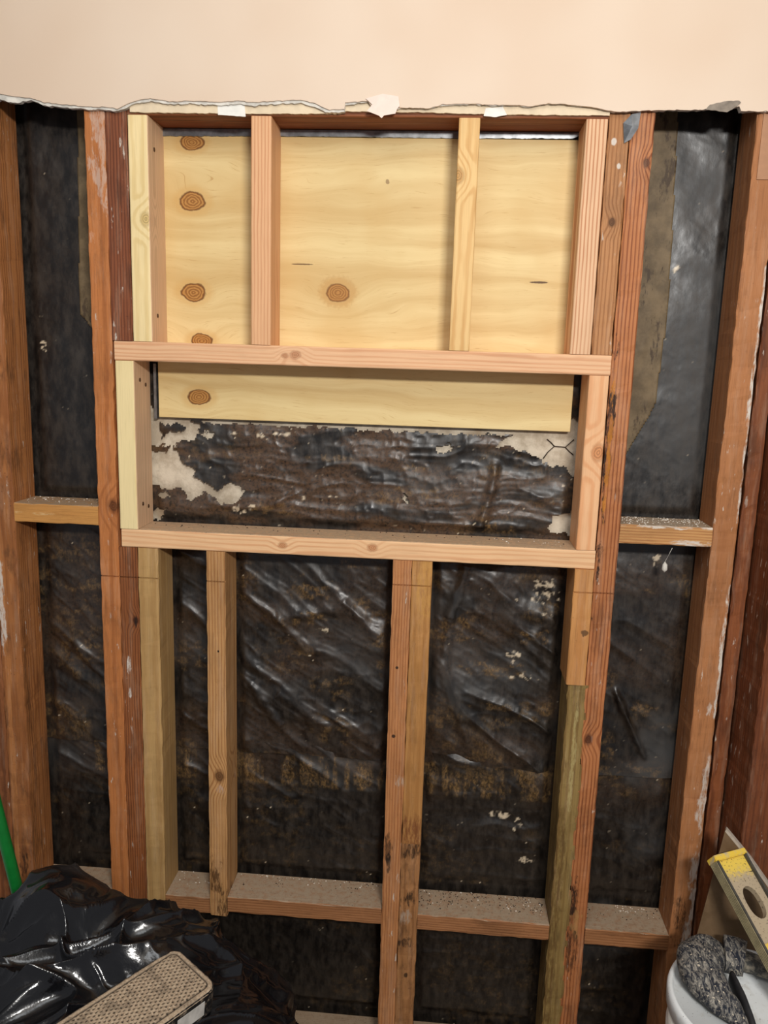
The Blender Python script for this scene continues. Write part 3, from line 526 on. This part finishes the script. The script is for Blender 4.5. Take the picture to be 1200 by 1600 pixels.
crumbs('debris', 'dark dirt crumbs scattered on the ledges of blocks and sill', [(-.01, .266, .02, .086, .3308, 260), (-.42, -.1, .04, .086, .3368, 50), (.35, .515, .03, .086, .3288, 30), (-.6, .26, .03, .084, 1.1522, 60)], plain('dirt', S(52, 38, 28), .9), 3, .0019)
crumbs('plaster_crumbs', 'white plaster crumbs lying on the blocks', [(.346, .518, .0, .086, 1.2068, 260), (-.86, -.695, .01, .086, 1.1952, 60), (-.42, -.1, .06, .087, .3368, 60), (-.01, .26, .03, .087, .3308, 60), (-.56, -.47, .03, .086, .3303, 30), (.4, .515, .05, .086, .3288, 30), (.1, .25, .0, .086, 1.1522, 20)], plain('plaster_bits', S(222, 214, 200), .9), 5, .0017)
# hanging plaster clot on a thread under the right block
th = tube('plaster_clot', [(.4465, -.001, 1.165), (.4465, .020, 1.145), (.447, .040, 1.128), (.4475, .0405, 1.122), (.4475, .0405, 1.112), (.4475, .0405, 1.106)], [.0005, .0005, .0005, .005, .006, .001], plain('clot', S(214, 208, 196), .8), seg=7)
tag(th, 'white plaster clot hanging on a thread below the right block', 'plaster')
# peeling drywall paper flap
bm = bmesh.new(); FP = [(-.165, 1.958), (-.153, 1.948), (-.162, 1.936), (-.1545, 1.9335), (-.140, 1.928), (-.135, 1.9235), (-.131, 1.9285), (-.111, 1.932), (-.108, 1.941), (-.104, 1.946), (-.107, 1.962), (-.135, 1.966)]
vs_ = [bm.verts.new((x, -.0145-.006*max(0, 1.95-z)/.02, z)) for x, z in FP]; bm.faces.new(vs_)
fp = bmo('drywall_paper_flap', bm, flap_m); sm = fp.modifiers.new('s', 'SOLIDIFY'); sm.thickness = .0008; tag(fp, 'pale pink torn paper flap hanging from the drywall edge over the header', 'paper flap')
# crumpled flashing scrap at the top of the right studs
bm = bmesh.new(); V0 = [(.290, 1.925, .000), (.302, 1.938, -.006), (.318, 1.942, -.004), (.315, 1.915, -.007), (.305, 1.898, -.002), (.294, 1.892, 0)]
vs_ = [bm.verts.new((x, y-.002, z)) for x, z, y in V0]; cc = bm.verts.new((.304, -.010, 1.918))
for i in range(6): bm.faces.new((vs_[i], vs_[(i+1) % 6], cc))
sc = bmo('metal_scrap', bm, met); sm = sc.modifiers.new('s', 'SOLIDIFY'); sm.thickness = .0008; tag(sc, 'bent grey metal scrap nailed at the top of the studs right of the plywood', 'metal scrap')
# torn drywall scrap at the top right, over the black paper
q = extrude_poly('drywall_scrap', zn([(.425, 1.9445), (.44, 1.9435), (.462, 1.9405), (.478, 1.951), (.484, 1.9565), (.480, 1.9600), (.455, 1.958), (.432, 1.9525), (.425, 1.9445)], .001, 8)[:-1], -.0145, -.0128, plain('grey_scrap', S(150, 138, 124), .8, nz=.4)); tag(q, 'small grey torn paper scrap on the drywall edge above the right bay', 'paper scrap')
# nail plate on the right bay stud
bm = bmesh.new(); box(bm, .528, .585, -.0022, -.0004, 1.835, 1.945)
npl = bmo('nail_plate', bm, plain('painted_plate', S(176, 130, 96), .55, nz=.1)); tag(npl, 'painted metal nail plate on the stud at the upper right edge', 'plate')
for (x, z) in ((.560, 1.905), (.562, 1.860), (.545, 1.925)):
    tube('nail_head', [(x, -.0022, z), (x, -.0035, z), (x, -.0040, z)], [.0035, .0035, .002], pw, npl, 10)

# ================================================================== FOREGROUND
# black bin bag
g = G('black_plastic'); o_ = g.obj(); dn = g.noise(o_, 14, 5, .65); nz = g.xyz(g.n('ShaderNodeNewGeometry').outputs['Normal'])
dust = g.attr('dust'); gr = g.noise(o_, 420, 3, .7)
c = g.mix(g.m_('MULTIPLY', dust, g.rng(gr, .50, .72, .02, .8)), (.005, .005, .006, 1), S(72, 62, 52))
rg = g.m_('ADD', g.rng(dn, .35, .7, .12, .24, 'LINEAR'), g.m_('MULTIPLY', dust, .5))
g.bump(g.m_('ADD', g.noise(o_, 26, 4, .6), g.m_('MULTIPLY', g.m_('MULTIPLY', gr, dust), .5)), .35, .004); bagm = g.end(c, rg, .6)
def bag(name, label, blobs, cen, nu, nv, seed):
    th = np.linspace(0, 2*np.pi, nu, endpoint=False); ph = np.linspace(-np.pi/2+.001, np.pi/2-.001, nv)
    T, Pm = np.meshgrid(th, ph, indexing='ij'); dx, dy, dz = np.cos(T)*np.cos(Pm), np.sin(T)*np.cos(Pm), np.sin(Pm)
    Rr = np.zeros_like(T); tot = 0
    for (bx, by, bz, ax, ay, az) in blobs:          # star-shaped union of ellipsoids seen from cen
        ox, oy, oz = (cen[0]-bx)/ax, (cen[1]-by)/ay, (cen[2]-bz)/az; ex, ey, ez = dx/ax, dy/ay, dz/az
        A = ex*ex+ey*ey+ez*ez; B = ox*ex+oy*ey+oz*ez; Cc = ox*ox+oy*oy+oz*oz-1; disc = B*B-A*Cc
        rr = np.where(disc > 0, (-B+np.sqrt(np.maximum(disc, 0)))/A, 0); Rr = Rr+np.maximum(rr, 0)**9
    Rr = Rr**(1/9)
    X, Y, Z = cen[0]+dx*Rr, cen[1]+dy*Rr, cen[2]+dz*Rr
    w1 = .06*(vn3(X*7, Y*7, Z*7, seed)-.5); w2 = .06*(vn3(X*7+9, Y*7, Z*7, seed+1)-.5)
    u = (X+w1)*.80+(Y)*.35+(Z+w2)*.45; v = -(X+w1)*.5+(Y+w2)*.9+Z*.2
    R1 = lambda q: 1-np.abs(2*q-1)
    f1 = R1(vn3(u*2.2, v*9+w1*16, Z*3, seed+2)); f2 = R1(vn3(u*5+w2*30, v*17+w1*30, Z*6, seed+3)); f3 = R1(vn3(X*26+w1*90, Y*30, Z*26, seed+4)); f4 = R1(vn3(X*9+w2*40, Y*9+w1*40, Z*9, seed+6)); f5 = R1(vn3(u*9, v*46+w1*60, Z*12, seed+7))
    msk = ss(.35, .65, vn3(X*6, Y*6, Z*6, seed+12))
    disp = .030*f1**3+.018*f2**3.5+.0045*f3**4*msk+.020*f4**3+.0045*f5**4*(1-msk)-.030
    X, Y, Z = X+dx*disp, Y+dy*disp, Z+dz*disp
    Z = np.maximum(Z, FZ+.001); Y = np.minimum(Y, -.012+.012*(vn(X*30, Z*30, 5)-1))
    d = ss(.62, .85, vn3(X*8, Y*8, Z*8, seed+9))*.4; d = np.maximum(d, ss(-.20, -.12, Y+.05*(vn3(X*20, Y*20, Z*20, 9)-.5))*ss(.1, .25, Z))
    me, used = grid_mesh(name, np.stack([X, Y, Z], -1), None, True); set_attr(me, 'dust', np.clip(d, 0, 1).reshape(-1)[used])
    return tag(link(name, me, bagm, smooth=True), label, 'bag')
bag('trash_bag', 'big crumpled black plastic bin bag at the bottom left, dusty along its top', [(-.66, -.36, .13, .34, .27, .31), (-.88, -.36, .10, .24, .26, .27), (-.50, -.31, .14, .22, .24, .29), (-.36, -.27, .08, .15, .18, .26), (-.28, -.25, .03, .09, .12, .15), (-.70, -.21, .22, .14, .12, .275), (-.83, -.23, .15, .14, .12, .24), (-.55, -.20, .21, .18, .11, .235)], (-.58, -.33, .08), 620, 420, 5)

# woven-textured dusty pad lying on the bag
pad = bpy.data.objects.new('scrub_pad', None); C.objects.link(pad)
tag(pad, 'dusty block with a woven tan top and black rim, lying on the black bag', 'pad')
e1 = Vector((.815, -.57, -.10)).normalized(); e2 = Vector((-.52, -.85, 0)); e3 = e1.cross(e2); e3 = -e3 if e3.z < 0 else e3; e3.normalize(); e2 = e3.cross(e1); e2 = -e2 if e2.y > 0 else e2
Wd, Ln = .122, .32
def padz(): pass
org = Vector((-.443, -.292, .452))
mw = Matrix((e1, e2, e3)).transposed().to_4x4(); mw.translation = org; pad.matrix_world = mw
def rr_(a, b, w_, l_, r):   # rounded-rectangle inside distance
    qx = np.abs(a-w_/2)-w_/2+r; qy = np.abs(b-l_/2)-l_/2+r
    return -(np.minimum(np.maximum(qx, qy), 0)+np.hypot(np.maximum(qx, 0), np.maximum(qy, 0))-r)
A_, B_ = np.meshgrid(np.arange(0, Wd+.0006, .0012), np.arange(0, Ln+.0006, .0012), indexing='ij')
dd = rr_(A_, B_, Wd, Ln, .022)
uu = A_/.0080; row = np.floor(B_/.0066); vv = B_/.0066; off = (row % 2)*.5
hole = ss(.42, .22, np.hypot((np.mod(uu+off, 1)-.5)*1.9, (np.mod(vv, 1)-.5)*.95))
inner = ss(.0105, .0125, dd); groove = ss(.0025, .0, np.abs(dd-.0115))
h = .003-.003*hole*inner-.0022*groove-.004*ss(.006, 0, dd)+.0006*(fbm(A_*300, B_*300, 3, 2)-.5)
dark = np.clip(np.maximum(hole*inner*1.4, groove*.95), 0, 1)*1.; dark = np.maximum(dark, .35*ss(.55, .7, fbm(A_*60, B_*60, 8, 3)))
me, used = grid_mesh('woven_top', np.stack([A_, B_, h-.002], -1), (dd > .0008)[:-1, :-1]); set_attr(me, 'dark', dark.reshape(-1)[used])
g = G('woven_dusty'); c = g.mix(g.rng(g.noise(g.obj(), 300, 4, .7), .3, .7), S(150, 128, 104), S(196, 176, 150)); c = g.mix(g.attr('dark'), c, S(34, 29, 26))
g.bump(g.noise(g.obj(), 700, 2), .4, .0008); wt = g.end(c, .85, .2)
o = link('woven_top', me, wt, pad, smooth=True)
rub = G('dusty_black_rubber'); c = rub.mix(rub.rng(rub.noise(rub.obj(), 90, 5, .7), .5, .66), S(20, 19, 19), S(130, 116, 100)); rub = rub.end(c, .7, .3)
def rrpoly(w_, l_, r, n=8):
    P = []
    for cx, cy, a0 in ((w_-r, r, -90), (w_-r, l_-r, 0), (r, l_-r, 90), (r, r, 180)):
        for i in range(n+1): a = math.radians(a0+90*i/n); P.append((cx+r*math.cos(a), cy+r*math.sin(a)))
    return P
def loft_local(name, rings, mat, parent):
    V = []; Fs = []; n = len(rings[0])
    for rg_ in rings: V += rg_
    for i in range(len(rings)-1):
        for k in range(n): Fs.append((i*n+k, i*n+(k+1) % n, (i+1)*n+(k+1) % n, (i+1)*n+k))
    Fs.append(tuple(range(n-1, -1, -1))); Fs.append(tuple((len(rings)-1)*n+k for k in range(n)))
    return link(name, mesh(name, V, Fs), mat, parent, smooth=False)
rings = []
for z, ins in ((-.050, .004), (-.046, .0), (-.004, .0), (-.0015, .0015), (-.0012, .004)):
    rings.append([(ins+x, ins+y, z) for x, y in rrpoly(Wd-2*ins, Ln-2*ins, .022-ins)])
loft_local('rubber_body', rings, rub, pad)
bm = bmesh.new(); box(bm, Wd-.0005, Wd+.0009, .03, .085, -.040, -.012); lb = bmo('side_label', bm, plain('white_label', S(212, 208, 200), .5, nz=.3), pad); lb['label'] = 'pale label on the side'

# green pole
gp = bpy.data.objects.new('green_pole', None); C.objects.link(gp); gp.location = (-.79, -.075, FZ); tag(gp, 'green plastic pole leaning behind the bag at the left edge', 'pole')
a, b = Vector((0, 0, 0)), Vector((-.165, .015, .86))
gm = plain('green_plastic', S(20, 120, 48), .35, .5, nz=.15)
tube('pole_shaft', [a.lerp(b, i/20) for i in range(21)], .0125, gm, gp, 20)
d_ = (b-a).normalized(); tube('pole_ferrule', [b-d_*.02, b, b+d_*.006], [.0135, .0135, .010], plain('black_cap', S(30, 30, 30), .5), gp, 20)

# white pail with lid
pc_ = Vector((.578, -.285, FZ)); pail = bpy.data.objects.new('pail', None); C.objects.link(pail); pail.location = pc_; tag(pail, 'white plastic pail with pale lid at the bottom right corner', 'pail')
def lathe(name, prof, mat, parent, seg=72):
    V = []; Fs = []
    for r, z in prof:
        for k in range(seg): V.append((r*math.cos(6.28319*k/seg), r*math.sin(6.28319*k/seg), z))
    for i in range(len(prof)-1):
        for k in range(seg): Fs.append((i*seg+k, i*seg+(k+1) % seg, (i+1)*seg+(k+1) % seg, (i+1)*seg+k))
    Fs.append(tuple(range(seg-1, -1, -1))); Fs.append(tuple((len(prof)-1)*seg+k for k in range(seg)))
    return link(name, mesh(name, V, Fs), mat, parent, smooth=True)
PH = .468
wpl = G('white_plastic'); c = wpl.mix(wpl.rng(wpl.noise(wpl.obj(), 30, 4, .6), .5, .75), S(240, 236, 226), S(216, 208, 192)); wpl = wpl.end(c, .38, .45)
lidm = G('pale_lid'); c = lidm.mix(lidm.rng(lidm.noise(lidm.obj(), 40, 4, .6), .5, .75), S(234, 238, 238), S(212, 212, 206)); c = lidm.mix(lidm.rng(lidm.noise(lidm.obj(), 300, 2), .70, .76), c, S(90, 84, 76)); lidm = lidm.end(c, .4, .4)
bh = PH
pb = lathe('pail_body', [(.112, 0), (.118, .004), (.133, bh-.09), (.1375, bh-.088), (.138, bh-.075), (.1345, bh-.072), (.136, bh-.03)], wpl, pail)
lathe('lid', [(.1375, bh-.032), (.1415, bh-.030), (.1425, bh-.008), (.1405, bh), (.136, bh+.002), (.132, bh), (.130, bh-.006), (.02, bh-.006)], lidm, pail)
er = tube('handle_ear', [(-.134, -.02, bh-.115), (-.150, -.023, bh-.115), (-.153, -.0235, bh-.115)], [.016, .016, .010], wpl, pb, 18)
hb = []
for i in range(25):
    a = math.pi*i/24; hb.append((-.152*math.cos(a), -.022-.10*math.sin(a)-.02*math.sin(a), bh-.115-.19*math.sin(a)))
tube('wire_handle', hb, .002, plain('wire_steel', S(170, 168, 160), .35, .5, .9), pail, 8)
LZ = FZ+bh+.002
# dusty curved pad on the lid
pm = G('chalky_blue_black'); o_ = pm.obj(); n1 = pm.noise(pm.v_('MULTIPLY', pm.v_('ADD', o_, (0, 0, 0)), (170, 60, 60)), 1, 6, .75, 1.2)
c = pm.mix(pm.rng(n1, .42, .66), S(36, 40, 50), S(164, 158, 146)); c = pm.mix(pm.rng(pm.noise(o_, 42, 4, .7), .58, .70), c, S(30, 34, 44)); c = pm.mix(pm.rng(pm.noise(o_, 210, 3), .62, .70), c, S(214, 200, 176))
pm.bump(pm.noise(o_, 130, 4, .7), .7, .003); pm = pm.end(c, .75, .25)
kp = bpy.data.objects.new('knee_pad', None); C.objects.link(kp); kp.location = (.52, -.27, LZ); tag(kp, 'blue-black knee pad caked in pale dust lying curled on the pail lid', 'knee pad')
def sweep_pad(name, path, mat, parent, n=40, na=22, lump=0.004, seed=2):
    """path rows: (x, y, halfwidth, height, z)"""
    P = np.array(path); t = np.linspace(0, 1, len(P)); tt = np.linspace(0, 1, n); Q = np.stack([np.interp(tt, t, P[:, i]) for i in range(P.shape[1])], 1)
    for _ in range(3): Q[1:-1] = (Q[:-2]+2*Q[1:-1]+Q[2:])/4
    V = []; Fs = []
    for i in range(n):
        tg = Q[min(i+1, n-1), :2]-Q[max(i-1, 0), :2]; tg = tg/np.linalg.norm(tg); nr = np.array([-tg[1], tg[0]])
        for k in range(na):
            a = 2*math.pi*k/na; ca, sa = math.cos(a), math.sin(a)
            cx = math.copysign(abs(ca)**.75, ca)*Q[i, 2]; cz = (math.copysign(abs(sa)**.8, sa)*.5+.5)*Q[i, 3]
            p = Q[i, :2]+nr*cx
            l_ = lump*(float(vn3(np.array([p[0]*70]), np.array([p[1]*70]), np.array([cz*70]), seed)[0])-.5)*2*(1 if cz > .004 else 0)
            V.append((p[0], p[1], Q[i, 4]+cz+l_))
    for i in range(n-1):
        for k in range(na): Fs.append((i*na+k, i*na+(k+1) % na, (i+1)*na+(k+1) % na, (i+1)*na+k))
    Fs.append(tuple(range(na-1, -1, -1))); Fs.append(tuple((n-1)*na+k for k in range(na)))
    me = mesh(name, V, Fs); bm = bmesh.new(); bm.from_mesh(me); bmesh.ops.recalc_face_normals(bm, faces=bm.faces[:]); bm.to_mesh(me); bm.free()
    return link(name, me, mat, parent, smooth=True)
sweep_pad('padded_shell', [(.035, .085, .020, .030, 0), (.010, .078, .036, .044, 0), (-.018, .050, .040, .050, 0), (-.026, .012, .038, .048, 0), (-.012, -.030, .030, .040, 0), (.008, -.060, .020, .028, 0), (.022, -.085, .008, .012, 0)], pm, kp)
stp = G('dusty_strap'); c = stp.mix(stp.rng(stp.noise(stp.obj(), 70, 5, .7), .40, .62), S(70, 70, 68), S(150, 142, 126)); stp = stp.end(c, .7, .3)
sweep_pad('strap_cuff', [(.034, .074, .037, .044, 0), (.050, .070, .038, .045, 0), (.068, .062, .037, .043, 0)], pm, kp, 14, 20, .002)
sweep_pad('strap', [(.060, .070, .020, .030, 0), (.100, .056, .020, .026, 0), (.150, .030, .018, .020, -.001), (.20, .0, .016, .016, -.004)], stp, kp, 20, 18, .001)
sweep_pad('inner_rim', [(.030, .020, .005, .030, 0), (.030, -.030, .006, .032, 0), (.030, -.075, .006, .024, 0), (.030, -.10, .005, .014, 0)], plain('dark_rim', S(46, 46, 48), .6, nz=.4), kp, 20, 14, .001)

# leaning board
g = G('brown_board'); c = g.mix(g.rng(g.noise(g.obj(), 18, 5, .6), .35, .7), S(122, 98, 72), S(100, 78, 54)); bdm = g.end(c, .75, .2)
BP = [(.561, .650), (.535, .470), (.497, .200), (.465, FZ+.002), (.80, FZ+.002), (.76, .40), (.612, .593)]
bm = bmesh.new()
def yb(z): return -.108-.020*(.66-z)/.7
f1_ = [bm.verts.new((x, yb(z)-.010, z)) for x, z in BP]; f2_ = [bm.verts.new((x+.004, yb(z), z)) for x, z in BP]
bm.faces.new(f1_); bm.faces.new(f2_[::-1])
bd = bmo('board_offcut', (lambda b: ([b.faces.new((f1_[i], f1_[(i+1) % 7], f2_[(i+1) % 7], f2_[i])) for i in range(7)], b)[1])(bm), bdm)
tag(bd, 'brown pointed drywall offcut leaning on the corner post behind the level', 'board')
bm = bmesh.new(); seq = [BP[0], (.612, .593), (.76, .40)]
vv_ = []
for x, z in seq: vv_.append([bm.verts.new((x+a, yb(z)+y, z+c_)) for a, y, c_ in ((0, -.0102, -.001), (.0022, -.0102, .003), (.0062, .0002, .003), (.004, .0002, -.001))])
for i in range(2):
    for k in range(4): bm.faces.new((vv_[i][k], vv_[i][(k+1) % 4], vv_[i+1][(k+1) % 4], vv_[i+1][k]))
bm.faces.new(vv_[0][::-1]); bm.faces.new(vv_[-1])
be = bmo('cut_edge', bm, plain('cut_edge', S(190, 176, 158), .8, nz=.25), bd); be['label'] = 'pale chalky cut edge'

# spirit level
lv = bpy.data.objects.new('spirit_level', None); C.objects.link(lv); tag(lv, 'dusty yellow and grey spirit level leaning down to the right above the pail', 'spirit level')
ax = Vector((.36, -.72, -.59)).normalized(); wv = Vector((.92, .39, -.05)); wv = (wv-ax*wv.dot(ax)).normalized(); nv_ = ax.cross(wv)
if nv_.y > 0: nv_ = -nv_
mw = Matrix((wv, ax, nv_)).transposed().to_4x4(); mw.translation = Vector((.5310, -.165, .6230)); lv.matrix_world = mw
LW, LT, LL = .072, .024, .300
alum = G('dusty_aluminium'); n_ = alum.noise(alum.obj(), 90, 5, .7); c = alum.mix(alum.rng(n_, .35, .65), S(120, 114, 104), S(176, 164, 146)); alum = alum.end(c, .55, .4)
alum_d = plain('grimy_rail', S(84, 80, 72), .6, .3, .2, nz=.3); ribm = plain('ochre_rib', S(158, 146, 112), .55, .3, nz=.25)
yel = G('yellow_paint'); c = yel.mix(yel.rng(yel.noise(yel.obj(), 60, 5, .7), .48, .66), S(232, 196, 70), S(190, 172, 138)); yel = yel.end(c, .5, .4)
web = G('dusty_web'); q_ = web.xyz(web.obj()); n_ = web.noise(web.obj(), 110, 5, .7)
c = web.mix(web.rng(web.m_('ADD', web.m_('MULTIPLY', q_[1], 16), n_), .85, 1.25), S(228, 196, 84), S(178, 160, 132)); c = web.mix(web.rng(web.noise(web.obj(), 300, 3), .60, .68), c, S(90, 78, 64)); web = web.end(c, .6, .3)
# web with the round-ended vial window
def rect_hole(bm, x0, x1, y0, y1, z, hx, hy, ra, rb, n=28):
    pass
bm = bmesh.new(); hy0 = .085; hr, hl = .017, .028; n = 32
def ringpt(a): return (LW/2+hr*math.cos(a), hy0+math.copysign(abs(math.sin(a))**.8, math.sin(a))*hl)
def outpt(a):
    c_, s_ = math.cos(a), math.sin(a); k = min((LW/2-.004)/max(abs(c_), 1e-6), (.050)/max(abs(s_), 1e-6)); return (LW/2+c_*k, hy0+s_*k)
zt, zb = -.0065, -LT+.0065
lay = []
for z in (zt, zb): lay.append(([bm.verts.new((*ringpt(6.28319*i/n), z)) for i in range(n)], [bm.verts.new((*outpt(6.28319*i/n), z)) for i in range(n)]))
for li, (ri, ro) in enumerate(lay):
    for i in range(n): bm.faces.new((ri[i], ri[(i+1) % n], ro[(i+1) % n], ro[i]))
for i in range(n): bm.faces.new((lay[0][0][i], lay[0][0][(i+1) % n], lay[1][0][(i+1) % n], lay[1][0][i]))
box(bm, .004, LW-.004, .0, .0352, zb, zt); box(bm, .004, LW-.004, .1348, LL, zb, zt)
bmo('web', bm, web, lv)
for x0, x1 in ((0, .0042), (LW-.0042, LW)):
    bm = bmesh.new(); box(bm, x0, x1, .004, LL, -LT, 0)
    out = -1 if x0 == 0 else 1
    rib = bmesh.new()
    for k in range(6):        # ribs along the outer side
        zc_ = -.003-k*.0036; xa = x0 if out < 0 else x1
        box(rib, min(xa, xa+out*.0014), max(xa, xa+out*.0014), .006, LL, zc_-.0009, zc_+.0009)
    rl = bmo('rail', bm, alum_d, lv); bmo('ribbing', rib, ribm, rl)
bm = bmesh.new(); box(bm, -.0016, LW+.0016, -.004, .0065, -LT-.001, .0012)
bmesh.ops.bevel(bm, geom=bm.edges[:], offset=.0012, segments=2, affect='EDGES')
bmo('end_cap', bm, yel, lv)
bm = bmesh.new(); box(bm, .005, LW-.005, .150, .176, zt+.0001, zt+.004); bmesh.ops.bevel(bm, geom=bm.edges[:], offset=.001, segments=2, affect='EDGES'); vm = bmo('vial_mount', bm, yel, lv)
tube('vial', [(.012, .163, zt+.006), (LW-.012, .163, zt+.006)], .0055, plain('vial_glass', S(190, 200, 110), .15, .5), vm, 14)
